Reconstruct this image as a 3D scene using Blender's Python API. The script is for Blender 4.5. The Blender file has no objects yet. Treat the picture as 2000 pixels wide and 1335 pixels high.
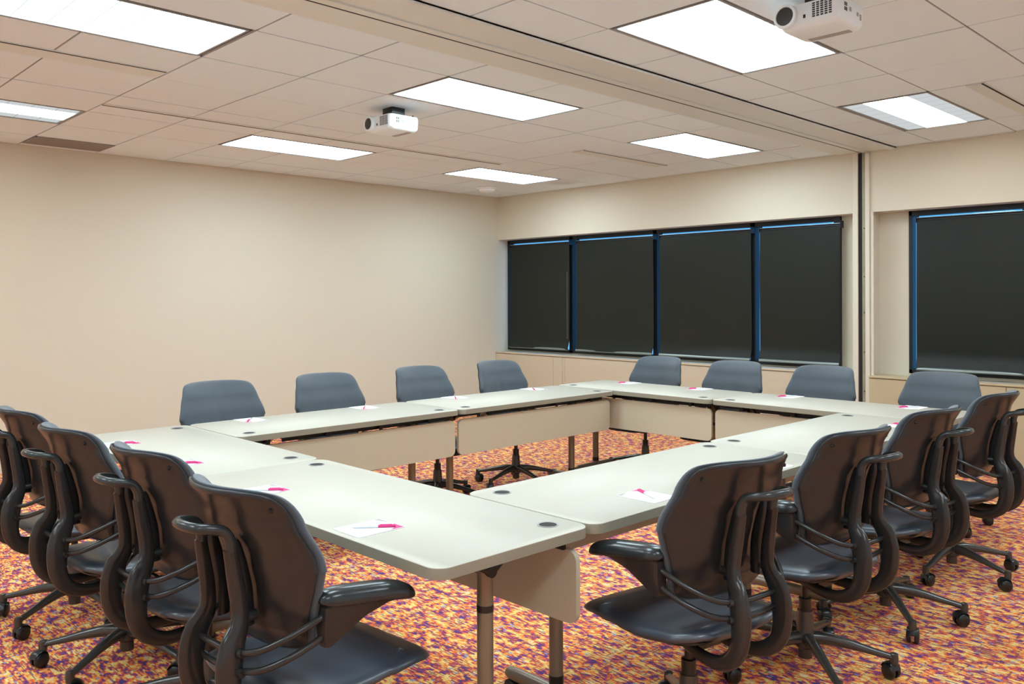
import bpy, bmesh, math, random
from mathutils import Vector, Matrix
R = math.radians
sc = bpy.context.scene
COL = sc.collection

# ------------------------------------------------------------------ camera, world, exposure
CAM = Vector((-7.517, -7.98, 1.436)); YAW = 0.799; ROLL = -0.0026
cd = bpy.data.cameras.new('camera'); cam = bpy.data.objects.new('camera', cd); COL.objects.link(cam)
fw = Vector((math.cos(YAW), math.sin(YAW), 0)); rt = Vector((math.sin(YAW), -math.cos(YAW), 0)); up = Vector((0, 0, 1))
r2 = rt*math.cos(ROLL)+up*math.sin(ROLL); u2 = up*math.cos(ROLL)-rt*math.sin(ROLL)
cam.matrix_world = Matrix.Translation(CAM) @ Matrix((r2, u2, -fw)).transposed().to_4x4()
cd.sensor_width = 36; cd.lens = 36*1653.8/2000; cd.shift_y = -84/2000; cd.clip_start = .05
sc.camera = cam
sc.view_settings.view_transform = 'Standard'; sc.view_settings.look = 'None'
sc.view_settings.gamma = 1; sc.view_settings.use_curve_mapping = False
sc.view_settings.exposure = 1.27
LIGHT_STRENGTH = 6.5
wd = bpy.data.worlds.new('world'); sc.world = wd; wd.use_nodes = True
bg = wd.node_tree.nodes['Background']; bg.inputs[0].default_value = (0.10, 0.36, 0.72, 1); bg.inputs[1].default_value = 1.0

# ------------------------------------------------------------------ materials
def mat(name, col, rough=.5, metal=0, spec=.5, sheen=0, coat=0, bump=None, var=None):
    m = bpy.data.materials.new(name); m.use_nodes = True; nt = m.node_tree; b = nt.nodes['Principled BSDF']
    b.inputs['Base Color'].default_value = (*col, 1); b.inputs['Roughness'].default_value = rough
    b.inputs['Metallic'].default_value = metal; b.inputs['Specular IOR Level'].default_value = spec
    b.inputs['Sheen Weight'].default_value = sheen; b.inputs['Coat Weight'].default_value = coat
    tc = nt.nodes.new('ShaderNodeTexCoord')
    if var:
        n = nt.nodes.new('ShaderNodeTexNoise'); n.inputs['Scale'].default_value = var[0]; n.inputs['Detail'].default_value = 4
        nt.links.new(tc.outputs['Object'], n.inputs['Vector'])
        cr = nt.nodes.new('ShaderNodeMix'); cr.data_type = 'RGBA'
        cr.inputs[6].default_value = (*[c*(1-var[1]) for c in col], 1); cr.inputs[7].default_value = (*[min(1, c*(1+var[1])) for c in col], 1)
        nt.links.new(n.outputs['Fac'], cr.inputs[0]); nt.links.new(cr.outputs[2], b.inputs['Base Color'])
    if bump:
        n = nt.nodes.new('ShaderNodeTexNoise'); n.inputs['Scale'].default_value = bump[0]; n.inputs['Detail'].default_value = 3
        nt.links.new(tc.outputs['Object'], n.inputs['Vector'])
        bp = nt.nodes.new('ShaderNodeBump'); bp.inputs['Strength'].default_value = bump[1]; bp.inputs['Distance'].default_value = bump[2]
        nt.links.new(n.outputs['Fac'], bp.inputs['Height']); nt.links.new(bp.outputs['Normal'], b.inputs['Normal'])
    return m

M = dict(
    wall=mat('wall_paint', (.715, .66, .53), .65, bump=(60, .15, .002), var=(1.2, .02)),
    wall_far=mat('wall_paint_white', (.86, .90, .95), .65, bump=(60, .15, .002)),  # unseen walls, whitened to bounce neutral light into the room
    tile=mat('ceiling_tile', (.81, .92, .995), .9, bump=(220, .5, .002), var=(90, .035)),
    runner=mat('ceiling_runner', (.30, .29, .28), .6),
    plenum=mat('plenum_dark', (.03, .03, .03), .9),
    track=mat('track_paint', (.72, .77, .74), .4, var=(3, .03)),
    dark_gap=mat('dark_gap', (.02, .018, .016), .8),
    top=mat('laminate_top', (.545, .515, .43), .5, spec=.35, var=(30, .015)),
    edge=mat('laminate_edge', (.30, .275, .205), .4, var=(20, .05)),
    panel=mat('laminate_panel', (.56, .505, .375), .35, var=(15, .02)),
    fixframe=mat('fixture_frame', (.30, .31, .30), .5),
    pole=mat('pole_paint', (.25, .205, .15), .3, metal=.35),
    blackm=mat('black_metal', (.025, .023, .022), .4, metal=.3),
    black=mat('black_plastic', (.014, .015, .015), .28),
    gel=mat('arm_pad_skin', (.018, .024, .026), .24, spec=.6, bump=(35, .05, .003)),
    fabric=mat('chair_fabric', (.062, .080, .098), .62, sheen=.25, bump=(420, .35, .001), var=(9, .10)),
    seatfab=mat('seat_fabric', (.028, .041, .060), .36, spec=1.0, coat=.2, bump=(420, .3, .001), var=(9, .12)),
    shell=mat('shell_plastic', (.021, .021, .022), .28, spec=.5),
    spine=mat('spine_paint', (.044, .043, .042), .22, metal=.4, spec=.5),
    base=mat('base_paint', (.085, .083, .078), .24, metal=.5, spec=.5),
    loop=mat('loop_plastic', (.03, .035, .035), .25),
    cabl=mat('cabinet_laminate', (.62, .53, .39), .45, var=(2, .02)),
    cabr=mat('cabinet_laminate_tan', (.55, .45, .28), .45, var=(2, .02)),
    kick=mat('toe_kick', (.03, .012, .01), .6),
    frame=mat('window_frame_bronze', (.012, .015, .017), .45, metal=.2),
    blind=mat('blackout_blind', (.013, .016, .013), .36, spec=.28, bump=(5, .12, .02)),
    alu=mat('aluminium_rail', (.35, .45, .55), .3, metal=.9),  # silvery blue chosen to stand in for the daylight slit
    hem=mat('blind_hem', (.26, .30, .29), .35, metal=.6),  # pale tone carries the highlight along the bottom of the blind
    chain=mat('bead_chain', (.35, .36, .35), .3, metal=.7),
    proj=mat('projector_white', (.84, .93, .97), .4),
    grey=mat('vent_grey', (.38, .37, .35), .6),
    lens=mat('lens_glass', (.03, .03, .03), .35),
    paper=mat('paper', (.90, .90, .92), .7, var=(40, .02)),
    pink=mat('pink_print', (.70, .03, .20), .5),
    palepink=mat('pale_pink_print', (.85, .45, .52), .6),
    penbody=mat('pen_barrel', (.72, .74, .76), .2),
    pvc=mat('smoke_cover', (.88, .93, .96), .5),
    wood=mat('jamb_cream', (.74, .68, .56), .5, var=(6, .05)),
    jambg=mat('jamb_track', (.32, .29, .19), .5, metal=.2, var=(14, .3)),
    gold=mat('grille_grey', (.33, .29, .25), .7),
)
# carpet: short woven dashes, long side across the room, hue drifting in patches
def carpet():
    m = bpy.data.materials.new('carpet_weave'); m.use_nodes = True; nt = m.node_tree; N = nt.nodes; Lk = nt.links
    b = N['Principled BSDF']; b.inputs['Roughness'].default_value = .95; b.inputs['Specular IOR Level'].default_value = .1
    tc = N.new('ShaderNodeTexCoord'); sp = N.new('ShaderNodeSeparateXYZ'); Lk.new(tc.outputs['Object'], sp.inputs[0])
    def mth(op, a, bb=None):
        n = N.new('ShaderNodeMath'); n.operation = op
        for i, v in enumerate((a, bb)):
            if v is None: continue
            if isinstance(v, (int, float)): n.inputs[i].default_value = v
            else: Lk.new(v, n.inputs[i])
        return n.outputs[0]
    def layer(cw, cl, seed, A='X', B='Y'):
        row = mth('FLOOR', mth('DIVIDE', sp.outputs[A], cw))
        w = N.new('ShaderNodeTexWhiteNoise'); w.noise_dimensions = '1D'; Lk.new(mth('ADD', row, seed), w.inputs['W'])
        yy = mth('FLOOR', mth('ADD', mth('DIVIDE', sp.outputs[B], cl), mth('MULTIPLY', w.outputs['Value'], 7.0)))
        cb = N.new('ShaderNodeCombineXYZ'); Lk.new(row, cb.inputs[0]); Lk.new(yy, cb.inputs[1]); cb.inputs[2].default_value = seed
        w2 = N.new('ShaderNodeTexWhiteNoise'); w2.noise_dimensions = '3D'; Lk.new(cb.outputs[0], w2.inputs['Vector'])
        return w2.outputs['Value']
    cross = layer(.0075, .075, 41.0, 'Y', 'X'); fine = layer(.0075, .019, 3.0); thin = layer(.0042, .05, 11.0)
    def noise(sx, sy, det):
        mp = N.new('ShaderNodeMapping'); mp.inputs['Scale'].default_value = (sx, sy, 1); Lk.new(tc.outputs['Object'], mp.inputs[0])
        n = N.new('ShaderNodeTexNoise'); n.inputs['Scale'].default_value = 1; n.inputs['Detail'].default_value = det; Lk.new(mp.outputs[0], n.inputs['Vector']); return n.outputs['Fac']
    v = mth('ADD', mth('MULTIPLY', fine, .50), mth('MULTIPLY', mth('SUBTRACT', noise(27, 17, 2), .5), 1.9))
    v = mth('ADD', v, .205)
    cr = N.new('ShaderNodeValToRGB'); cr.color_ramp.interpolation = 'CONSTANT'; e = cr.color_ramp.elements
    stops = [(0, (.10, .06, .22)), (.13, (.24, .06, .21)), (.22, (.47, .08, .15)), (.31, (.86, .15, .05)), (.42, (.93, .31, .09)),
             (.53, (.93, .47, .13)), (.62, (.93, .62, .17)), (.76, (.93, .74, .34)), (.90, (.88, .42, .28)), (1.0, (.85, .72, .60))]
    e[0].position = 0; e[0].color = (*stops[0][1], 1); e[1].position = stops[1][0]; e[1].color = (*stops[1][1], 1)
    for p, c in stops[2:]:
        k = e.new(p); k.color = (*c, 1)
    Lk.new(v, cr.inputs[0])
    # thin dark threads and rare blue flecks
    mx = N.new('ShaderNodeMix'); mx.data_type = 'RGBA'; mx.blend_type = 'MIX'
    Lk.new(mth('MULTIPLY', mth('MAXIMUM', mth('LESS_THAN', thin, .14), mth('MULTIPLY', mth('LESS_THAN', cross, .07), mth('LESS_THAN', fine, .75))), .75), mx.inputs[0]); Lk.new(cr.outputs[0], mx.inputs[6]); mx.inputs[7].default_value = (.20, .07, .13, 1)
    bl = layer(.008, .018, 29.0)
    m2 = N.new('ShaderNodeMix'); m2.data_type = 'RGBA'
    Lk.new(mth('LESS_THAN', mth('ADD', bl, mth('MULTIPLY', noise(9, 9, 1), .12)), .078), m2.inputs[0]); Lk.new(mx.outputs[2], m2.inputs[6]); m2.inputs[7].default_value = (.30, .36, .58, 1)
    Lk.new(m2.outputs[2], b.inputs['Base Color'])
    bp = N.new('ShaderNodeBump'); bp.inputs['Strength'].default_value = .4; bp.inputs['Distance'].default_value = .003
    Lk.new(thin, bp.inputs['Height']); Lk.new(bp.outputs['Normal'], b.inputs['Normal'])
    return m
M['carpet'] = carpet()

def glow(name, strength, band=False, col=(.81, 1, 1.10)):
    m = bpy.data.materials.new(name); m.use_nodes = True; nt = m.node_tree; N = nt.nodes; Lk = nt.links
    N.remove(N['Principled BSDF']); em = N.new('ShaderNodeEmission'); Lk.new(em.outputs[0], N['Material Output'].inputs[0])
    em.inputs[0].default_value = (*col, 1)
    tc = N.new('ShaderNodeTexCoord'); sp = N.new('ShaderNodeSeparateXYZ'); Lk.new(tc.outputs['Object'], sp.inputs[0])
    def mth(op, a, bb=None):
        n = N.new('ShaderNodeMath'); n.operation = op
        for i, v in enumerate((a, bb)):
            if v is None: continue
            if isinstance(v, (int, float)): n.inputs[i].default_value = v
            else: Lk.new(v, n.inputs[i])
        return n.outputs[0]
    gx = mth('LESS_THAN', mth('ABSOLUTE', mth('SUBTRACT', mth('FRACT', mth('DIVIDE', sp.outputs['X'], .149)), .5)), .478)
    gy = mth('LESS_THAN', mth('ABSOLUTE', mth('SUBTRACT', mth('FRACT', mth('DIVIDE', sp.outputs['Y'], .145)), .5)), .478)
    cell = mth('ADD', mth('MULTIPLY', mth('MULTIPLY', gx, gy), .0), 1.0)
    line = mth('SUBTRACT', 1.0, mth('MULTIPLY', mth('SUBTRACT', 1.0, mth('MULTIPLY', gx, gy)), .95 if not band else .35))
    s = mth('MULTIPLY', line, strength)
    if band:   # two of the tubes behind the lens are out, so the outer bands stay dim
        inb = mth('LESS_THAN', mth('ABSOLUTE', sp.outputs['Y']), .145)
        s = mth('MULTIPLY', s, mth('ADD', mth('MULTIPLY', inb, .955), .045))
    Lk.new(s, em.inputs[1]); return m
M['glow'] = glow('light_diffuser', LIGHT_STRENGTH)
M['glow_dim'] = glow('light_diffuser_two_tubes', LIGHT_STRENGTH*.9, True, (.95, .99, 1))
gl = bpy.data.materials.new('window_glass'); gl.use_nodes = True
gb = gl.node_tree.nodes['Principled BSDF']; gb.inputs['Transmission Weight'].default_value = 1; gb.inputs['Roughness'].default_value = .02; gb.inputs['IOR'].default_value = 1.45
gb.inputs['Base Color'].default_value = (.75, .9, 1, 1); M['glass'] = gl

# ------------------------------------------------------------------ mesh helpers
def new(): return bmesh.new()
def obj(name, bm, mats, parent=None, smooth=None, loc=None):
    bmesh.ops.recalc_face_normals(bm, faces=bm.faces)
    me = bpy.data.meshes.new(name); bm.to_mesh(me); bm.free()
    for m in (mats if isinstance(mats, (list, tuple)) else [mats]): me.materials.append(M[m])
    if smooth:
        me.shade_smooth(); me.set_sharp_from_angle(angle=R(smooth))
    o = bpy.data.objects.new(name, me); COL.objects.link(o)
    if parent: o.parent = parent
    if loc: o.location = loc
    return o
def box(bm, x0, x1, y0, y1, z0, z1, bev=0, mi=0, seg=2):
    ret = bmesh.ops.create_cube(bm, size=1); vs = ret['verts']
    for v in vs:
        v.co = Vector(((x0+x1)/2+v.co.x*(x1-x0), (y0+y1)/2+v.co.y*(y1-y0), (z0+z1)/2+v.co.z*(z1-z0)))
    fs = {f for v in vs for f in v.link_faces}
    for f in fs: f.material_index = mi
    if bev:
        es = list({e for v in vs for e in v.link_edges})
        bmesh.ops.bevel(bm, geom=es, offset=bev, segments=seg, affect='EDGES', profile=.5)
def boxm(*a, **k):
    bm = new(); box(bm, *a, **k); return bm
def catmull(pts, n):
    P = [Vector(p) for p in pts]; out = []
    Q = [P[0]*2-P[1]]+P+[P[-1]*2-P[-2]]
    for i in range(1, len(Q)-2):
        for k in range(n):
            t = k/n; a, b, c, d = Q[i-1], Q[i], Q[i+1], Q[i+2]
            out.append(.5*((2*b)+(c-a)*t+(2*a-5*b+4*c-d)*t*t+(3*b-a-3*c+d)*t**3))
    out.append(P[-1]); return out
def sweep(bm, pts, rad, n=6, seg=12, side=None, cap=True, mi=0):
    """pts: points; rad: (a,b) or list of (a,b): half width along 'side' and across it"""
    if not isinstance(rad, list): rad = [rad]*len(pts)
    rad = [(r, r) if isinstance(r, (int, float)) else r for r in rad]
    P = catmull(pts, n) if n > 1 else [Vector(p) for p in pts]
    RR = catmull([(r[0], r[1], 0) for r in rad], n) if n > 1 else [Vector((r[0], r[1], 0)) for r in rad]
    rings = []; nrm = None
    for i, p in enumerate(P):
        t = (P[min(i+1, len(P)-1)]-P[max(i-1, 0)]).normalized()
        if side is not None: a = Vector(side); a = (a-t*a.dot(t)).normalized()
        else:
            if nrm is None: nrm = Vector((0, 0, 1)) if abs(t.z) < .9 else Vector((1, 0, 0))
            a = (nrm-t*nrm.dot(t)).normalized(); nrm = a
        b = t.cross(a)
        rings.append([bm.verts.new(p+a*RR[i].x*math.cos(2*math.pi*k/seg)+b*RR[i].y*math.sin(2*math.pi*k/seg)) for k in range(seg)])
    for r0, r1 in zip(rings, rings[1:]):
        for k in range(seg):
            f = bm.faces.new((r0[k], r0[(k+1) % seg], r1[(k+1) % seg], r1[k])); f.material_index = mi
    if cap:
        for r, s in ((rings[0], 1), (rings[-1], -1)):
            f = bm.faces.new(r[::s]); f.material_index = mi
def lathe(bm, prof, cx=0, cy=0, seg=20, mi=0, axis='z'):
    rings = []
    for r, z in prof:
        ring = []
        for k in range(seg):
            a = 2*math.pi*k/seg; c, s = r*math.cos(a), r*math.sin(a)
            co = (cx+c, cy+s, z) if axis == 'z' else ((z, cx+c, cy+s) if axis == 'x' else (cx+c, z, cy+s))
            ring.append(bm.verts.new(co))
        rings.append(ring)
    for r0, r1 in zip(rings, rings[1:]):
        for k in range(seg):
            f = bm.faces.new((r0[k], r0[(k+1) % seg], r1[(k+1) % seg], r1[k])); f.material_index = mi
    for r in (rings[0], rings[-1]):
        f = bm.faces.new(r); f.material_index = mi
def prism(bm, outline, z0, z1, mi_side=0, mi_cap=0, bev=0):
    lo = [bm.verts.new((x, y, z0)) for x, y in outline]; hi = [bm.verts.new((x, y, z1)) for x, y in outline]
    n = len(lo)
    for k in range(n):
        f = bm.faces.new((lo[k], lo[(k+1) % n], hi[(k+1) % n], hi[k])); f.material_index = mi_side
    a = bm.faces.new(lo[::-1]); a.material_index = mi_side
    b = bm.faces.new(hi); b.material_index = mi_cap
    if bev:
        r = bmesh.ops.bevel(bm, geom=list(b.edges), offset=bev, segments=2, affect='EDGES', profile=.5)
def rrect(x0, x1, y0, y1, r, n=7):
    out = []
    for cx, cy, a0 in ((x1-r, y1-r, 0), (x0+r, y1-r, 90), (x0+r, y0+r, 180), (x1-r, y0+r, 270)):
        for k in range(n+1):
            a = R(a0+90*k/n); out.append((cx+r*math.cos(a), cy+r*math.sin(a)))
    return out
def lerp(tab, x):
    if x <= tab[0][0]: return tab[0][1]
    for (a, fa), (b, fb) in zip(tab, tab[1:]):
        if x <= b: return fa+(fb-fa)*(x-a)/(b-a)
    return tab[-1][1]
def interp(tab, x):
    if x <= tab[0][0]: return tab[0][1]
    for (a, fa), (b, fb) in zip(tab, tab[1:]):
        if x <= b:
            t = (x-a)/(b-a); t = t*t*(3-2*t)*.5+t*.5; return fa+(fb-fa)*t
    return tab[-1][1]
def pillow(bm, F, B, nu=26, nv=30):
    """closed body from a front and a back surface over (s,t) in [-1,1]^2 that meet along the rim"""
    def par(k, n): return math.sin(math.pi/2*(2*k/n-1))
    f = {}; b = {}
    for i in range(nu+1):
        for j in range(nv+1):
            s, t = par(i, nu), par(j, nv)
            f[i, j] = bm.verts.new(F(s, t))
            b[i, j] = f[i, j] if i in (0, nu) or j in (0, nv) else bm.verts.new(B(s, t))
    for i in range(nu):
        for j in range(nv):
            bm.faces.new((f[i, j], f[i+1, j], f[i+1, j+1], f[i, j+1]))
            q = (b[i, j], b[i, j+1], b[i+1, j+1], b[i+1, j])
            if len(set(q)) > 2 and set(q) != {f[i, j], f[i+1, j], f[i+1, j+1], f[i, j+1]}: bm.faces.new(q)

# ------------------------------------------------------------------ tagging and copying
def tag(o, label=None, cat=None, group=None, kind=None):
    if label: o['label'] = label
    if cat: o['category'] = cat
    if group: o['group'] = group
    if kind: o['kind'] = kind
    return o
def struct(name, bm, m, parent=None, smooth=None):
    o = obj(name, bm, m, parent, smooth)
    if not parent: o['kind'] = 'structure'
    return o
def thing(name, loc, rz=0):
    o = bpy.data.objects.new(name, None); o.empty_display_size = .1; COL.objects.link(o); o.location = loc; o.rotation_euler = (0, 0, rz); return o
def copy_tree(o, parent=None):
    c = o.copy(); COL.objects.link(c); c.parent = parent
    for ch in list(o.children): copy_tree(ch, c)
    return c

# ------------------------------------------------------------------ room shell  (corner of the two walls at the origin)
H = 2.745; XB = -10.9; YB = -10.2; WX = .19
struct('floor', boxm(XB, .3, YB, .0, -.05, 0), 'carpet')
struct('wall_left', boxm(XB, .3, 0, .12, 0, H+.1), 'wall')
struct('wall_back', boxm(XB-.12, XB, YB, .12, 0, H+.1), 'wall_far')
struct('wall_right', boxm(XB, .3, YB-.12, YB, 0, H+.1), 'wall_far')
SOF = 2.197
bm = new()   # window wall: soffit above, pier between the two bays, wall under the glass
wy = [(-.0, -4.47), (-5.08, -6.03)]
box(bm, 0, .42, YB, 0, SOF, H+.1)
box(bm, WX, .42, YB, 0, 0, .775)
box(bm, WX, .42, -5.08, -4.47, .775, SOF)
box(bm, WX, .42, YB, -6.03, .775, SOF)
struct('wall_window_side', bm, 'wall')

# ceiling tiles in their grid
XL = [-4.311+.6096*k for k in range(-10, 8)]; XL = [XB]+[x for x in XL if x > XB+.1 and x < -.02]+[0]
YL = [0, -.498, -1.107, -1.717, -2.326, -2.936, -3.545, -4.155, -4.515]
YR = [-5.04, -5.362, -5.972, -6.582, -7.191, -7.801, -8.41, -9.02, -9.63, YB]
lights = []   # (x0, y_high, dim)
LX = [-9.188, -6.750, -4.311, -1.873]
for x in LX:
    for y in (-1.107, -3.545): lights.append((x, y))
    for y in (-5.362, -7.801): lights.append((x, y))
skip = set()
for x, y in lights:
    for k in (0, 1): skip.add((round(x+.6096*(k+.5), 1), round(y-.305, 1)))
grille = (-5.53, -4.92, -.5, -.115)
bm = new(); rnd = random.Random(4)
for ys in (YL, YR):
    for ya, yb in zip(ys, ys[1:]):
        for xa, xb in zip(XL, XL[1:]):
            cx, cy = (xa+xb)/2, (ya+yb)/2
            if (round(cx, 1), round(cy, 1)) in skip: continue
            g = .0055; dz = rnd.uniform(-.0012, .0012)
            x0, x1, y0, y1 = xa+g, xb-g, yb+g, ya-g
            box(bm, x0, x1, y0, y1, H+dz, H+.016, mi=0)
for ys in (YL, YR):      # tee runners seen in the joints
    for y in ys[1:-1]: box(bm, XB, 0, y-.009, y+.009, H+.0045, H+.02, mi=1)
    for x in XL[1:-1]: box(bm, x-.009, x+.009, ys[-1], ys[0], H+.0045, H+.02, mi=1)
box(bm, XB, .0, YB, 0, H+.06, H+.08, mi=2)
ceil = struct('ceiling', bm, ['tile', 'runner', 'plenum'])
# soot mark on the tile beside the far light
nt = M['tile'].node_tree; N = nt.nodes; pb = N['Principled BSDF']; src = pb.inputs['Base Color'].links[0].from_socket
tc = N.new('ShaderNodeTexCoord'); vm = N.new('ShaderNodeVectorMath'); vm.operation = 'SUBTRACT'; vm.inputs[1].default_value = (-.42, -1.53, H)
sc2 = N.new('ShaderNodeVectorMath'); sc2.operation = 'MULTIPLY'; sc2.inputs[1].default_value = (5, 4, 0)
ln = N.new('ShaderNodeVectorMath'); ln.operation = 'LENGTH'; mr = N.new('ShaderNodeMapRange'); mr.inputs[1].default_value = .2; mr.inputs[2].default_value = 1; mr.inputs[3].default_value = .30; mr.inputs[4].default_value = 0
mx = N.new('ShaderNodeMix'); mx.data_type = 'RGBA'; mx.inputs[7].default_value = (.25, .2, .16, 1)
nt.links.new(tc.outputs['Object'], vm.inputs[0]); nt.links.new(vm.outputs[0], sc2.inputs[0]); nt.links.new(sc2.outputs[0], ln.inputs[0]); nt.links.new(ln.outputs['Value'], mr.inputs[0])
nt.links.new(mr.outputs[0], mx.inputs[0]); nt.links.new(src, mx.inputs[6]); nt.links.new(mx.outputs[2], pb.inputs['Base Color'])

# folding partition track across the ceiling
bm = new()
box(bm, XB, 0, -4.733, -4.515, H-.008, H+.03); box(bm, XB, 0, -4.733, -4.705, H-.016, H)
box(bm, XB, 0, -5.04, -4.747, H-.008, H+.03); box(bm, XB, 0, -5.04, -4.985, H-.020, H); box(bm, XB, 0, -4.80, -4.747, H-.016, H)
box(bm, XB, 0, -4.7475, -4.7325, H-.0155, H+.01, mi=1)
box(bm, XB, 0, -5.046, -5.04, H-.001, H+.02, mi=2)
struct('trim_1', bm, ['track', 'dark_gap', 'runner'])
# jamb where the partition meets the window wall
bm = new()
box(bm, -.022, WX, -4.712, -4.664, 0, H-.012, bev=.003)
box(bm, -.022, WX, -4.815, -4.777, 0, H-.022, bev=.003)
box(bm, -.006, WX, -4.777, -4.712, 0, H-.009, mi=1)
box(bm, -.014, .02, -4.777, -4.749, 0, H-.012, mi=2, bev=.002)
for z in (.6, .95, 1.3, 1.62, 2.05): box(bm, -.018, -.014, -4.770, -4.764, z, z+.012, mi=1)
struct('trim_2', bm, ['wood', 'dark_gap', 'jambg'])
struct('trim_3', boxm(-.006, .005, -4.845, -4.817, 0, SOF, bev=.002), 'wood')

# ------------------------------------------------------------------ windows with roller blinds
WB, WT = .777, 2.197
wins = [((0, -1.110), (-.112, -1.136)), ((-1.110, -2.358), (-1.254, -2.377)), ((-2.358, -3.562), (-2.464, -3.577)), ((-3.562, -4.47), (-3.672, -4.492)), ((-5.08, -6.03), (-5.170, -6.02))]
pos = ['furthest left blackout blind, beside the corner, its bead chain glinting', 'second blackout blind from the corner, blue daylight down its left edge and under its hem',
       'widest blackout blind of the four-pane window, third from the corner', 'right-hand blackout blind of the four-pane window, next to the partition jamb',
       'single black blackout blind to the right of the partition jamb']
for n, ((a, b), (ba, bb)) in enumerate(wins):
    w = thing('window_%d' % (n+1), (0, 0, 0)); w['kind'] = 'structure'
    bm = new(); f0, f1 = WX-.02, WX+.07
    ja, jb = a, b; wa = .030 if n in (0, 4) else .026; wb = .030 if n in (3, 4) else .032
    box(bm, f0, f1, ja-wa, ja, WB, WT, bev=.003); box(bm, f0-(.02 if n in (3, 4) else 0), f1, jb, jb+wb+(.03 if n in (3, 4) else 0), WB, WT, bev=.003)
    box(bm, f0, f1, jb, ja, WB, WB+.035, bev=.003); box(bm, f0, f1, jb, ja, WT-.045, WT, bev=.003)
    obj('window_frame', bm, 'frame', w)
    obj('pane', boxm(WX+.035, WX+.041, jb+.025, ja-.025, WB+.03, WT-.04), 'glass', w)
    # blind: fabric hung in front of the frame
    t = thing('roller_blind', (WX-.075, (ba+bb)/2, WT-.09)); hw = (ba-bb)/2; top = -.005; bot = WB-(WT-.09)+.045
    bm = new(); nx, nz = 18, 26; rr = random.Random(n); V = {}
    for side in (0, 1):
        for i in range(nx+1):
            for j in range(nz+1):
                s = -1+2*i/nx; q = j/nz; z = bot+(top-bot)*q
                curl = .034*math.exp(-((q)/.045)**2)+.004*math.sin(3.1*s+n)*(1-q)+.003*math.cos(5*q+n)+.004*abs(s)**6
                V[side, i, j] = bm.verts.new((-curl-.0015*side, s*hw, z))
    for side in (0, 1):
        for i in range(nx):
            for j in range(nz): bm.faces.new([V[side, i, j], V[side, i+1, j], V[side, i+1, j+1], V[side, i, j+1]][::1 if side else -1])
    for i in range(nx):
        for j in (0, nz): bm.faces.new((V[0, i, j], V[0, i+1, j], V[1, i+1, j], V[1, i, j]))
    for j in range(nz):
        for i in (0, nx): bm.faces.new((V[0, i, j], V[1, i, j], V[1, i, j+1], V[0, i, j+1]))
    obj('blind_fabric', bm, 'blind', t, 60)
    bm = new(); lathe(bm, [(.018, -hw), (.018, hw)], 0.022, .003, 16, axis='y')
    obj('roller_tube', bm, 'frame', t, 40)
    bm = new(); sweep(bm, [(-.006, -hw, .021), (-.006, hw, .021)], .0035, n=1, seg=10); obj('top_rail', bm, 'alu', t, 50)  # rod added to draw the bright line of daylight above the roller
    for s in (-1, 1):
        bm = new(); box(bm, -.015, .05, s*(hw+.004)-.004, s*(hw+.004)+.004, -.02, .045, bev=.002)
        obj('bracket', bm, 'frame', t)
    bm = new(); sweep(bm, [(-.030, -hw+.004, bot+.004), (-.030, hw-.004, bot+.004)], (.015, .008), n=1, seg=14, side=(.5, 0, 1)); obj('hem_bar', bm, 'hem', t, 40)
    if n in (0, 3, 4):
        bm = new()
        for k in range(150 if n else 105):
            zz = .0-k*.0085-(.0 if n else .35)
            if n == 0 and zz < -1.15: break
            if zz < bot+.1: break
            for dx in (0, .014):
                r = bmesh.ops.create_icosphere(bm, subdivisions=1, radius=.0028)
                for v in r['verts']: v.co += Vector((-.03, -hw+.006+dx*(1 if n else 1), zz))
        obj('bead_chain', bm, 'chain' if n == 0 else 'blackm', t)
    tag(t, pos[n], 'window blind', 'roller blinds over the windows')

# ------------------------------------------------------------------ low cabinets under the windows
def cabinet(y1, y0, seams, m, zt, label):
    t = thing('window_cabinet', (0, (y0+y1)/2, 0)); cy = (y0+y1)/2
    obj('carcass', boxm(-.028, WX-.002, y0-cy, y1-cy, .085, zt-.018), m, t)
    obj('toe_kick', boxm(.03, WX-.002, y0-cy, y1-cy, 0, .085), 'kick', t)
    obj('ledge', boxm(-.056, WX-.001, y0-cy, y1-cy, zt-.018, zt, bev=.003), m, t)
    for a, b in zip(seams, seams[1:]):
        obj('door', boxm(-.048, -.028, b-cy+.002, a-cy-.002, .088, zt-.024, bev=.0015), m, t)
    tag(t, label, 'cabinet', 'low cabinets under the windows')
cabinet(-.002, -4.662, [-.004, -1.01, -1.16, -1.20, -2.35, -3.5, -4.66], 'cabl', .762, 'long beige low cabinet under the four-pane window, left of the jamb')
cabinet(-4.817, YB+.002, [-4.82, -5.905, -7.0, -8.1, -9.2, YB+.004], 'cabr', .752, 'tan low cabinet with flat doors right of the jamb')

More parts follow.
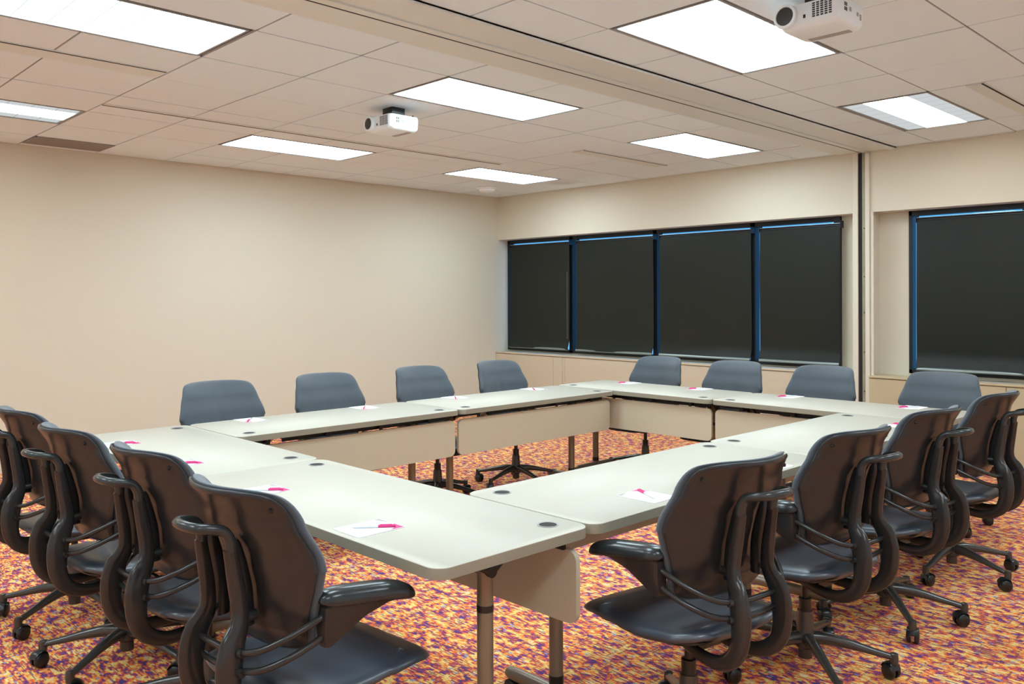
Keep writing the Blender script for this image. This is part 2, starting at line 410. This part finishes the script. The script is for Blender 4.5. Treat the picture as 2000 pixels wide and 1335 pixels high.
# ------------------------------------------------------------------ ceiling fixtures
def fixture(dim):
    t = thing('ceiling_light', (0, 0, H)); L, W = 1.192, .582
    bm = new()
    for x0, x1, y0, y1 in ((-L/2, L/2, -W/2, -W/2+.014), (-L/2, L/2, W/2-.014, W/2), (-L/2, -L/2+.014, -W/2, W/2), (L/2-.014, L/2, -W/2, W/2)):
        box(bm, x0, x1, y0, y1, -.003, .012, bev=.002)
    obj('light_frame', bm, 'fixframe', t)
    obj('diffuser', boxm(-L/2+.012, L/2-.012, -W/2+.012, W/2-.012, .003, .008), 'glow_dim' if dim else 'glow', t)
    obj('light_housing', boxm(-L/2+.004, L/2-.004, -W/2+.004, W/2-.004, .012, .05), 'grey', t)
    return t
proto = {}
lab = {(-6.750, -3.545): 'large lit ceiling light cut by the top-left corner of the picture',
       (-6.750, -1.107): 'lit ceiling light cut by the left edge, two tubes dim, nearest the left wall',
       (-4.311, -3.545): 'lit ceiling light right behind the far projector, left of the track',
       (-4.311, -1.107): 'lit ceiling light near the left wall, beyond the far projector',
       (-1.873, -1.107): 'lit ceiling light nearest the room corner, above the smoke detector',
       (-1.873, -3.545): 'lit ceiling light above the four-pane window, left of the track',
       (-4.311, -5.362): 'large lit ceiling light beside the near projector, right of the track',
       (-1.873, -5.362): 'lit ceiling light with dim outer bands, above the single window right of the track'}
for x, y in lights:
    dim = (x, y) in ((-6.750, -1.107), (-1.873, -5.362))
    if dim not in proto: proto[dim] = t = fixture(dim)
    else: t = copy_tree(proto[dim])
    dx, dy = {(-6.75, -3.545): (-.010, .002), (-1.873, -5.362): (.002, -.010)}.get((x, y), (0, -.002))
    t.location = (x+.6096+dx, y-.305+dy, H+.001)
    side = 'left' if y > -4.5 else 'right'; row = {-1.107: 'nearest the left wall', -3.545: 'beside the track', -5.362: 'beside the track', -7.801: 'furthest from the track'}[y]
    far = {-9.188: 'behind the camera', -6.750: 'over the near table row', -4.311: 'over the middle of the room', -1.873: 'at the window end'}[x]
    tag(t, lab.get((x, y), 'ceiling light %s, %s of the track, %s' % (far, side, row)), 'ceiling light', 'recessed ceiling lights')
def slot(x0, x1, y0, y1, label, dark_y, w=.014):
    t = thing('slot_vent', ((x0+x1)/2, (y0+y1)/2, H)); cx, cy = (x0+x1)/2, (y0+y1)/2
    bm = new(); box(bm, x0-cx, x1-cx, y0-cy, y1-cy, -.007, .004, bev=.002); obj('vent_body', bm, 'track', t)
    bm = new(); box(bm, x0-cx, x1-cx, dark_y-cy-w/2, dark_y-cy+w/2, -.0078, -.004); obj('slot', bm, 'dark_gap', t)
    tag(t, label, 'air vent', 'slot air vents in the ceiling')
slot(-7.97, -5.55, -3.13, -2.955, 'long pale slot vent in the ceiling beside the top-left ceiling light', -3.122)
slot(-5.53, -1.873, -2.05, -2.008, 'very thin long slot vent crossing the ceiling in front of the two left-wall lights', -2.018, .018)
slot(-1.868, -.63, -3.10, -2.95, 'short slot vent left of the light above the four-pane window', -3.09)
slot(-1.868, -.63, -6.30, -6.19, 'short slot vent at the right edge beyond the dim-banded light', -6.285)
t = thing('return_grille', ((grille[0]+grille[1])/2, (grille[2]+grille[3])/2, H)); gx = (grille[1]-grille[0])/2; gy = (grille[3]-grille[2])/2
bm = new()
for a in ((-gx, gx, -gy, -gy+.012), (-gx, gx, gy-.012, gy), (-gx, -gx+.012, -gy, gy), (gx-.012, gx, -gy, gy)): box(bm, *a, -.006, .0)
obj('grille_frame', bm, 'runner', t)
bm = new()
for k in range(22):
    y = -gy+.014+k*(2*gy-.028)/22; box(bm, -gx+.012, gx-.012, y, y+.009, -.004, -.001)
obj('louvre', bm, 'gold', t)
tag(t, 'grey louvred air grille in the ceiling against the left wall', 'air vent')

# smoke detector
t = thing('smoke_detector', (-.80, -.66, H))
bm = new(); lathe(bm, [(.125, 0), (.128, -.012), (.12, -.022), (.09, -.028)], seg=28); obj('mounting_ring', bm, 'pvc', t, 40)
bm = new(); lathe(bm, [(.095, -.026), (.09, -.045), (.06, -.058), (.02, -.062)], seg=28); obj('sensor_dome', bm, 'pvc', t, 40)
tag(t, 'round white smoke detector on the ceiling near the room corner', 'smoke detector')

# ------------------------------------------------------------------ projectors
def projector():
    t = thing('ceiling_projector', (0, 0, 0)); zb, zt = -.16, -.065; hx, hy = .125, .135
    # body: rounded, chamfered towards the bottom on the lens side
    bm = new()
    def ring(s, z, r): return [bm.verts.new((x, y, z)) for x, y in rrect(-hx*s, hx*s, -hy*s, hy*s, r, 5)]
    rs = [ring(.80, zb-.008, .03), ring(.92, zb, .035), ring(.985, zb+.012, .035), ring(1, zb+.03, .035), ring(1, zt-.012, .03), ring(.97, zt, .03), ring(.6, zt+.002, .03)]
    n = len(rs[0])
    for a, b in zip(rs, rs[1:]):
        for k in range(n): bm.faces.new((a[k], a[(k+1) % n], b[(k+1) % n], b[k]))
    bm.faces.new(rs[0]); bm.faces.new(rs[-1])
    body = obj('projector_body', bm, 'proj', t, 35)
    bm = new()      # front intake grille, 5 columns of slots
    for i in range(5):
        for j in range(7): box(bm, -hx-.0015, -hx+.004, -.020-i*.018-.012, -.020-i*.018, zb+.026+j*.009, zb+.0315+j*.009)
    for i in range(2):
        for j in range(2): box(bm, -.075+i*.014, -.066+i*.014, -hy-.0015, -hy+.004, zb+.040+j*.020, zb+.055+j*.020)
    obj('vent_slots', bm, 'black', t)
    obj('infrared_window', boxm(-hx-.0015, -hx+.004, .010, .020, zb+.030, zb+.045), 'black', t)
    bm = new()      # sockets on the side
    lathe(bm, [(.010, -hy-.0015), (.010, -hy+.003)], -.02, zb+.055, 14, axis='y'); lathe(bm, [(.009, -hy-.0015), (.009, -hy+.003)], .05, zb+.05, 14, axis='y')
    box(bm, .07, .085, -hy-.0015, -hy+.004, zb+.03, zb+.055)
    obj('socket_panel', bm, 'grey', t)
    bm = new(); box(bm, .045, .082, -.10, .085, zb-.0105, zb-.006, bev=.002); obj('bottom_vent', bm, 'grey', t)
    bm = new(); lathe(bm, [(.050, -hx+.02), (.052, -hx-.012), (.050, -hx-.020), (.040, -hx-.020), (.037, -hx-.010)], .096, zb+.052, 28, axis='x'); lr = obj('lens_ring', bm, 'proj', t, 40)
    bm = new(); lathe(bm, [(.0385, -hx-.004), (.0385, -hx-.0165), (.02, -hx-.0195)], .096, zb+.052, 28, axis='x'); obj('lens', bm, 'lens', lr, 40)
    bm = new(); box(bm, -.055, .055, -.06, .05, zt+.012, -.0, bev=.004)
    box(bm, -.08, .12, -.085, -.065, zt+.004, zt+.012); box(bm, -.08, .12, .05, .07, zt+.004, zt+.012); box(bm, -.03, .03, -.085, .07, zt+.006, zt+.016)
    for x in (-.07, .02, .11): lathe(bm, [(.007, zt), (.007, zt+.022)], x, -.075, 10)
    obj('ceiling_mount', bm, 'black', t, 30)
    return t
p1 = projector(); p1.location = (-4.035, -3.235, H)
tag(p1, 'smaller-looking white projector hanging left of the ceiling track', 'projector', 'ceiling projectors')
p2 = copy_tree(p1); p2.location = (-4.02, -6.30, H)
tag(p2, 'near white projector at the top edge, right of the ceiling track', 'projector', 'ceiling projectors')

# ------------------------------------------------------------------ tables
TZ = .737
def table(cx, cy, L, rz, label, grom):
    """local x along the table, local +y = inner side of the rectangle"""
    t = thing('folding_table', (cx, cy, 0), rz); W = .612
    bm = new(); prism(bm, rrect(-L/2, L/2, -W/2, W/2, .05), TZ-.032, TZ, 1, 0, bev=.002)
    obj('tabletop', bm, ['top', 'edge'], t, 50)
    bm = new(); o = rrect(-L/2+.012, L/2-.012, .442, .668, .035)
    y = W/2-.062
    lo = [bm.verts.new((a, y, b)) for a, b in o]; hi = [bm.verts.new((a, y+.018, b)) for a, b in o]; n = len(o)
    for k in range(n): bm.faces.new((lo[k], lo[(k+1) % n], hi[(k+1) % n], hi[k]))
    bm.faces.new(lo); bm.faces.new(hi)
    obj('modesty_panel', bm, 'panel', t, 40)
    bm = new()
    for yy in (-.12, .12): box(bm, -L/2+.1, L/2-.1, yy-.012, yy+.012, TZ-.054, TZ-.032)
    box(bm, -L/2+.05, L/2-.30, y-.040, y-.026, TZ-.068, TZ-.032); box(bm, L/2-.22, L/2-.03, y-.040, y-.026, TZ-.06, TZ-.032)
    for x in (-L/2+.2, -L*.12, L*.12, L/2-.2):
        box(bm, x-.012, x+.012, .12, y+.002, TZ-.050, TZ-.038); box(bm, x-.012, x+.012, y-.006, y, TZ-.09, TZ-.036)
    obj('under_frame', bm, 'blackm', t)
    for s in (-1, 1):
        x = s*(L/2-.155)
        bm = new(); lathe(bm, [(.0245, .075), (.0245, TZ-.07)], x, 0, 24)
        lg = obj('leg', bm, 'pole', t, 40)
        bm = new(); lathe(bm, [(.0255, .515), (.0255, .535)], x, 0, 24); obj('collar', bm, 'black', lg, 40); bm = new(); lathe(bm, [(.0262, .105), (.0262, .135)], x, 0, 24); obj('collar', bm, 'black', lg, 40)
        bm = new(); sweep(bm, [(x, -.24, .068), (x, -.20, .070), (x, 0, .070), (x, .20, .070), (x, .24, .068)], [.017, .024, .025, .024, .017], n=4, seg=16)
        obj('foot', bm, 'pole', lg, 50)
        bm = new()
        for q in (-.215, .215):
            lathe(bm, [(.020, x-.024), (.027, x-.020), (.027, x-.006), (.02, x-.003)], q, .027, 18, axis='x'); lathe(bm, [(.020, x+.003), (.027, x+.006), (.027, x+.020), (.02, x+.024)], q, .027, 18, axis='x')
            box(bm, x-.006, x+.006, q-.01, q+.01, .025, .055)
        obj('caster', bm, 'black', lg, 40)
        bm = new()
        box(bm, x-.022, x+.022, -.16, .16, TZ-.046, TZ-.032, bev=.003)
        sweep(bm, [(x-.028, -.10, TZ-.04), (x-.028, 0, TZ-.10)], (.006, .012), n=1, seg=8, side=(1, 0, 0)); sweep(bm, [(x-.028, .10, TZ-.04), (x-.028, 0, TZ-.10)], (.006, .012), n=1, seg=8, side=(1, 0, 0))
        for q in (-.10, .10): sweep(bm, [(x+.029, q, TZ-.038), (x+.029, 0, TZ-.105)], (.005, .012), n=1, seg=8, side=(1, 0, 0))
        lathe(bm, [(.018, x-.038), (.018, x+.034)], 0, TZ-.10, 16, axis='x')
        sweep(bm, [(x, 0, TZ-.09), (x-s*.22, .0, TZ-.045)], (.01, .006), n=1, seg=8)
        obj('hinge_bracket', bm, 'blackm', lg, 40)
        if s in grom:
            bm = new(); gx, gy = s*(L/2-.105), W/2-.088
            lathe(bm, [(.0335, TZ-.006), (.0335, TZ+.0022), (.031, TZ+.0026), (.028, TZ+.0012), (.028, TZ-.002)], gx, gy, 28, mi=1)
            lathe(bm, [(.0285, TZ-.004), (.0285, TZ+.0010)], gx, gy, 28, mi=0)
            obj('grommet', bm, ['dark_gap', 'grey'], t, 40)
    tag(t, label, 'table', 'cream tables of the conference rectangle')
    return t
def tab(x0, x1, y0, y1, inner, label, grom=(-1, 1)):
    cx, cy = (x0+x1)/2, (y0+y1)/2
    rz = {'+x': -math.pi/2, '-x': math.pi/2, '+y': 0, '-y': math.pi}[inner]
    return table(cx, cy, (x1-x0) if inner[1] == 'y' else (y1-y0), rz, label, grom)
tab(-6.135, -5.523, -6.283, -4.727, '+x', 'nearest cream table, its rounded front corner hanging over a bare leg')
tab(-6.135, -5.523, -4.722, -3.305, '+x', 'cream table at the far left end, beside the two leftmost chairs')
tab(-5.515, -4.022, -3.925, -3.312, '-y', 'cream table along the left wall, left of the two far-side tables')
tab(-4.015, -2.482, -3.925, -3.312, '-y', 'cream table along the left wall, ending at the far corner of the rectangle')
tab(-2.462, -1.850, -4.737, -3.300, '-x', 'cream table under the four-pane window, at the far corner')
tab(-2.462, -1.850, -6.262, -4.744, '-x', 'cream table in front of the jamb and single window, on the window side')
tab(-5.515, -3.952, -6.285, -5.672, '+y', 'cream table on the right side, butting against the nearest table')
tab(-3.946, -2.470, -6.285, -5.672, '+y', 'cream table on the right side, the one further from the camera')

# ------------------------------------------------------------------ chairs
YC = [(.52, -.150), (.60, -.182), (.68, -.203), (.78, -.225), (.88, -.262), (.96, -.306)]
WID = [(0, .160), (.015, .176), (.04, .189), (.07, .197), (.47, .2495), (.50, .2535), (.53, .2555), (.56, .2555), (.59, .2535), (.62, .2505), (.93, .211), (.955, .2055), (.975, .199), (.99, .191), (1, .181)]
KC = [(.52, .95), (.76, 1.25), (.86, 1.45), (.95, 1.9)]
def back_pt(s, t, grow=0):
    v = (t+1)/2; z = .530+(.964-.530)*v; z += grow*t*.6
    w = lerp(WID, v)+grow; x = w*s
    z -= .010*abs(s)**5*(1 if t > 0 else -1)
    return x, interp(YC, z)+interp(KC, z)*x*x, z
def make_chair(kind='a'):
    c = thing('task_chair', (0, 0, 0))
    # back shell
    def edge(s, t, p=9): return max(0, (1-abs(s)**p)*(1-abs(t)**p))**.5
    def shellB(s, t):
        x, y, z = back_pt(s, t); e = edge(s, t, 14)
        win = math.exp(-((z-.74)/.10)**4)
        dep = .014*math.exp(-((abs(x)-.062)/.022)**2)*win + .004*math.exp(-(x/.03)**2)*win
        lip = -.004*math.exp(-((max(abs(s), abs(t))-.95)/.03)**2)
        return (x, y-.006*e+dep*e+lip*e, z)
    def shellF(s, t):
        x, y, z = back_pt(s, t); return (x, y+.006*edge(s, t, 14)+.001, z)
    bm = new(); pillow(bm, shellF, shellB, 36, 40); br = obj('backrest_shell', bm, 'shell', c, 60)
    def cB(s, t):
        x, y, z = back_pt(s, t, .006); return (x, y+.010, z)
    def cF(s, t):
        x, y, z = back_pt(s, t, .006); e = edge(s, t, 8)
        crease = -.010*math.exp(-(x/.014)**2)*math.exp(-((z-.68)/.11)**2)
        return (x, y+.012+.046*e*(1-.12*abs(s)**2)+crease*e, z)
    bm = new(); pillow(bm, cF, cB, 34, 38); obj('back_cushion', bm, 'fabric', c, 80)
    for s in (-1, 1):      # screw heads in the top corners of the shell
        bm = new(); x, y, z = back_pt(s*.86, .80); lathe(bm, [(.006, y-.010), (.006, y-.002)], x, z, 10, axis='y')
        obj('screw', bm, 'black', br, 40)
    # slider bracket between shell and spines
    bm = new()
    for s in (-1, 1):
        sweep(bm, [(s*.062, -.215, .60), (s*.058, -.222, .70), (s*.058, -.245, .80), (s*.060, -.252, .828)], [(.006, .018), (.008, .020), (.008, .016), (.006, .008)], n=5, seg=8, side=(1, 0, 0))
        lathe(bm, [(.014, -.235), (.014, -.200)], s*.07, .628, 14, axis='y')
    obj('slider_bracket', bm, 'black', c, 50)
    # two spines
    for s in (-1, 1):
        bm = new()
        P = [(.048, .05, .392), (.060, -.02, .368), (.076, -.11, .352), (.086, -.195, .354), (.092, -.258, .388), (.094, -.286, .445), (.093, -.288, .515), (.089, -.276, .570), (.081, -.254, .612), (.076, -.248, .655), (.073, -.260, .74), (.072, -.272, .812)]
        W = [(.012, .014), (.013, .018), (.014, .020), (.015, .023), (.0155, .027), (.0155, .032), (.015, .037), (.0145, .036), (.0135, .028), (.013, .024), (.0125, .022), (.012, .019)]
        sweep(bm, [(s*a, b, d) for a, b, d in P], W, n=6, seg=14, side=(1, 0, 0))
        obj('spine', bm, 'spine', c, 60)
    # handle loop joining the spine tops
    bm = new()
    hp = [(-.072, -.270, .806), (-.072, -.274, .834), (-.071, -.290, .858), (-.067, -.320, .868), (-.048, -.350, .873), (0, -.362, .876)]
    sweep(bm, hp+[(-a, b, d) for a, b, d in hp[-2::-1]], [.0155, .015, .014]+[(.0125, .0135)]*5+[.014, .015, .0155], n=6, seg=12)
    obj('top_loop', bm, 'loop', c, 60)
    # linked arm tubes running through the spines
    bm = new()
    for ps in ([(.236, -.098, .640), (.226, -.140, .622), (.196, -.198, .592), (.150, -.244, .566), (.088, -.268, .556), (.0, -.272, .554)],
               [(.234, -.096, .592), (.226, -.132, .572), (.198, -.192, .542), (.150, -.238, .517), (.088, -.262, .507), (.0, -.268, .505)]):
        sweep(bm, ps+[(-a, b, d) for a, b, d in ps[-2::-1]], .0088, n=6, seg=12)
    obj('arm_tube', bm, 'spine', c, 60)
    for s in (-1, 1):
        for z in (.556, .507):
            bm = new(); sweep(bm, [(s*.104, -.266, z), (s*.115, -.262, z+.001)], .0125, n=1, seg=12); obj('tube_collar', bm, 'spine', c, 60)
    # armrests
    for s in (-1, 1):
        bm = new()   # wedge under the pad
        sec = [(-.115, .562, .664, .020), (-.098, .556, .668, .024), (-.06, .578, .667, .027), (.0, .612, .663, .028), (.07, .632, .655, .027), (.13, .634, .644, .024), (.15, .630, .636, .016)]
        rings = []
        for y, z0, z1, hw in sec:
            xc = s*(.236+.03*(y+.1)/.25)
            rings.append([bm.verts.new((xc+a*hw, y, z)) for a, z in ((-.6, z0), (.6, z0), (.85, z0+(z1-z0)*.3), (1.2, z1), (-1.2, z1), (-.85, z0+(z1-z0)*.3))])
        for a, b in zip(rings, rings[1:]):
            for k in range(6): bm.faces.new((a[k], a[(k+1) % 6], b[(k+1) % 6], b[k]))
        bm.faces.new(rings[0]); bm.faces.new(rings[-1])
        bmesh.ops.bevel(bm, geom=[e for e in bm.edges], offset=.003, segments=2, affect='EDGES')
        ar = obj('arm_bracket', bm, 'shell', c, 50)
        def padmid(s_, t_):
            y = .018+.142*t_; xc = s*(.236+.03*(y+.1)/.25); hw = .041*(1-.10*t_*t_)*(1-.62*abs(t_)**9)
            return xc+hw*s_, y, .676-.030*(t_+1)/2-.012*max(0, t_)**2
        def pF(a, b):
            x, y, z = padmid(a, b); return (x, y, z+.034*max(0, (1-abs(a)**3)*(1-abs(b)**6))**.5)
        def pB(a, b):
            x, y, z = padmid(a, b); return (x, y, z-.013*max(0, (1-abs(a)**6)*(1-abs(b)**8))**.5)
        bm = new(); pillow(bm, pF, pB, 16, 24); obj('arm_pad', bm, 'gel', ar, 80)
    # seat
    SW = [(-1, .12), (-.97, .155), (-.9, .185), (-.7, .220), (-.2, .246), (.2, .244), (.6, .224), (.8, .207), (.9, .190), (.96, .165), (1, .12)]
    SZ = [(-.225, .478), (-.12, .458), (0, .448), (.12, .450), (.20, .443), (.27, .428), (.325, .412)]
    def seat_mid(a, b, g=0):
        y = .05+.275*b; x = (lerp(SW, b)+g)*a
        return x, y, interp(SZ, y)+.010*abs(a)**2.5*(1 if y < .12 else .2)
    def sF(a, b):
        x, y, z = seat_mid(a, b); e = max(0, (1-abs(a)**5)*(1-abs(b)**7))**.5; return (x, y, z-(.040-.016*max(0, b))*(1-1.08*e))
    def sB(a, b):
        x, y, z = seat_mid(a, b); e = max(0, (1-abs(a)**6)*(1-abs(b)**7))**.5; return (x, y, z-(.040-.016*max(0, b))-.018*e*(1-.75*max(0, b)))
    bm = new(); pillow(bm, sF, sB, 30, 32); st = obj('seat', bm, 'seatfab', c, 80)
    def uF(a, b):
        x, y, z = seat_mid(a*.93, b*.94); return (x, y-.004, z-.048+.020*max(0, b))
    def uB(a, b):
        x, y, z = seat_mid(a*.93, b*.94); e = max(0, (1-abs(a)**4)*(1-abs(b)**4))**.5; return (x, y-.004, z-.048+.020*max(0, b)-.020*e*(1-.6*max(0, b)))
    bm = new(); pillow(bm, uF, uB, 20, 22); obj('seat_pan', bm, 'black', st, 60)
    bm = new(); box(bm, -.065, .065, -.10, .09, .345, .395, bev=.012); box(bm, -.04, .04, .09, .17, .365, .40, bev=.008)
    sweep(bm, [(.06, .02, .372), (.16, .03, .378), (.215, .035, .372)], .006, n=4, seg=8); box(bm, .20, .235, .02, .05, .366, .378, bev=.004)
    obj('seat_mechanism', bm, 'black', c, 40)
    bm = new(); lathe(bm, [(.014, .345), (.014, .28), (.024, .279), (.024, .205)], seg=20); obj('gas_lift', bm, 'black', c, 40)
    bm = new(); lathe(bm, [(.028, .232), (.030, .215), (.034, .15), (.038, .13), (.038, .095), (.030, .088)], seg=24)
    lathe(bm, [(.026, .09), (.026, .050), (.020, .048)], seg=20); hub = obj('base_hub', bm, 'base', c, 40)
    for k in range(5):
        a = 72*k
        bm = new()
        sweep(bm, [(.020, 0, .128), (.075, 0, .128), (.15, 0, .118), (.235, 0, .100), (.295, 0, .088), (.318, 0, .083)], [(.024, .026), (.021, .024), (.018, .019), (.0155, .014), (.0145, .012), (.013, .010)], n=5, seg=14, side=(0, 1, 0))
        lathe(bm, [(.0155, .060), (.0165, .080), (.015, .098), (.009, .101)], .316, 0, 16)
        lg = obj('base_leg', bm, 'base', c, 50); lg.rotation_euler = (0, 0, R(a))
        bm = new()
        for q in (-1, 1):
            lathe(bm, [(.016, q*.006), (.0275, q*.007), (.0290, q*.012), (.0285, q*.020), (.022, q*.025), (.006, q*.026)], -.014, .0292, 20, axis='y')
        lathe(bm, [(.011, .035), (.011, .064)], 0, 0, 12)
        sweep(bm, [(.012, 0, .040), (.004, 0, .058), (-.014, 0, .064), (-.034, 0, .056), (-.044, 0, .040)], [(.022, .003)]*5, n=4, seg=10, side=(0, 1, 0))
        ct = obj('caster', bm, 'black', lg, 50); ct.location = (.316, 0, 0)
    return c
chair0 = make_chair(); used = [False]
def place(x, y, head, base, label, group):
    """head: direction the chair faces (deg from +X); base: world angle of one base leg"""
    c = chair0 if not used[0] else copy_tree(chair0); used[0] = True
    c.location = (x, y, 0); c.rotation_euler = (0, 0, R(head-90)); k = 0
    for ch in c.children:
        if ch.name.startswith('base_leg'):
            ch.rotation_euler = (0, 0, R(base-(head-90)+72*k))
            for q, cs in enumerate(ch.children): cs.rotation_euler = (0, 0, R((x*97+y*53+k*77) % 360))
            k += 1
    if group in (GB, GW): c.scale = (1, 1, .978)      # these seats are set a little lower
    tag(c, label, 'office chair', group)
GL, GR, GB, GW = 'chairs on the left side', 'chairs on the right side', 'chairs against the left wall', 'chairs in front of the windows'
place(-6.277, -5.872, 4, 215, 'dark task chair nearest the camera on the left, its whole right armrest showing', GL)
place(-6.235, -5.165, 3, 205, 'dark task chair second from the camera in the left row', GL)
place(-6.27, -4.50, 3, 142, 'dark task chair third from the camera in the left row', GL)
place(-6.25, -3.80, 2, 139, 'dark task chair cut by the left edge of the picture', GL)
place(-5.212, -6.422, 81, -25, 'dark task chair nearest the camera on the right, seat pointing left past the table', GR)
place(-4.42, -6.42, 84, -61, 'dark task chair second from the camera in the right row', GR)
place(-3.636, -6.41, 85, -67, 'dark task chair third from the camera in the right row', GR)
place(-2.775, -6.405, 88, -39, 'dark task chair at the far right, last in the right row by the tan cabinet', GR)
place(-5.25, -3.32, -92, 45, 'grey-blue chair back leftmost against the bare wall, behind the table', GB)
place(-4.505, -3.31, -91, 20, 'grey-blue chair back second from the left against the bare wall', GB)
place(-3.705, -3.30, -90, 10, 'grey-blue chair back third from the left, behind the joint of two tables', GB)
place(-2.915, -3.29, -89, 45, 'grey-blue chair back nearest the room corner, in front of the bare wall', GB)
place(-1.86, -3.74, 180, 30, 'grey chair back nearest the room corner, under the widest blind', GW)
place(-1.86, -4.47, 181, 10, 'grey chair back in front of the window mullion, second of four under the windows', GW)
place(-1.85, -5.18, 181, 50, 'grey chair back just left of the partition jamb', GW)
place(-1.84, -5.98, 180, 20, 'grey chair back under the single window, right of the jamb', GW)

# ------------------------------------------------------------------ notepads and pens
def pad():
    t = thing('notepad', (0, 0, 0))      # local +y points to the middle of the table
    bm = new(); prism(bm, rrect(-.068, .068, -.085, .085, .002, 2), 0, .0022); obj('paper_sheets', bm, 'paper', t)
    bm = new()
    v = [bm.verts.new(p) for p in ((.010, .083, .0024), (.066, .083, .0024), (.066, .030, .0024), (.052, .058, .0024))]; bm.faces.new(v)
    obj('printed_corner', bm, 'pink', t)
    bm = new()
    v = [bm.verts.new(p) for p in ((-.066, .060, .0023), (.0, .083, .0023), (-.066, .083, .0023))]; bm.faces.new(v)
    obj('printed_corner', bm, 'grey', t)
    return t
def pen():
    t = thing('ballpoint_pen', (0, 0, 0))
    bm = new(); lathe(bm, [(.0008, -.072), (.0028, -.062), (.0038, -.055), (.0038, .02)], 0, .0040, 12, axis='y'); obj('pen_barrel', bm, 'penbody', t, 50)
    bm = new(); lathe(bm, [(.0044, .015), (.0044, .062), (.003, .068)], 0, .0044, 12, axis='y'); box(bm, .0, .0015, .02, .058, .0085, .0105); obj('pen_cap', bm, 'pink', t, 50)
    return t
pad0, pen0 = pad(), pen(); first = [True]
spots = [(-6.028, -5.822, -90, 'nearest the camera on the left, by the rounded table corner'), (-6.02, -5.125, -90, 'second from the camera on the left side'),
         (-6.02, -4.405, -90, 'third from the camera on the left side'), (-6.02, -3.70, -90, 'at the far left end of the left side'),
         (-5.18, -3.405, 180, 'in front of the leftmost chair against the bare wall'), (-4.39, -3.405, 180, 'in front of the second chair against the bare wall'),
         (-3.62, -3.40, 180, 'in front of the third chair against the bare wall'), (-2.83, -3.40, 180, 'in front of the chair nearest the room corner, bare wall side'),
         (-1.94, -3.63, 90, 'in front of the first window-side chair from the corner'), (-1.93, -4.31, 90, 'in front of the second window-side chair from the corner'),
         (-1.92, -5.05, 90, 'in front of the chair left of the jamb'), (-1.93, -5.89, 90, 'in front of the chair under the single window'),
         (-5.09, -6.165, 0, 'behind the nearest right-hand chair, most visible on the right side'), (-4.28, -6.185, 0, 'partly behind the second right-hand chair'),
         (-3.58, -6.17, 0, 'partly behind the third right-hand chair'), (-2.78, -6.165, 0, 'partly behind the farthest right-hand chair')]
for i, (x, y, a, w) in enumerate(spots):
    p, q = (pad0, pen0) if i == 0 else (copy_tree(pad0), copy_tree(pen0))
    p.location = (x, y, TZ+.0002); p.rotation_euler = (0, 0, R(a))
    tag(p, 'white notepad '+w, 'notepad', 'notepads on the tables')
    d = Matrix.Rotation(R(a), 3, 'Z') @ Vector((.010, .008, 0))
    q.location = (x+d.x, y+d.y, TZ+.0026); q.rotation_euler = (0, 0, R(a-38 if i < 12 else a-28))
    tag(q, 'pink-capped pen on notepad '+w.replace('in front of the', 'before'), 'pen', 'pens on the notepads')
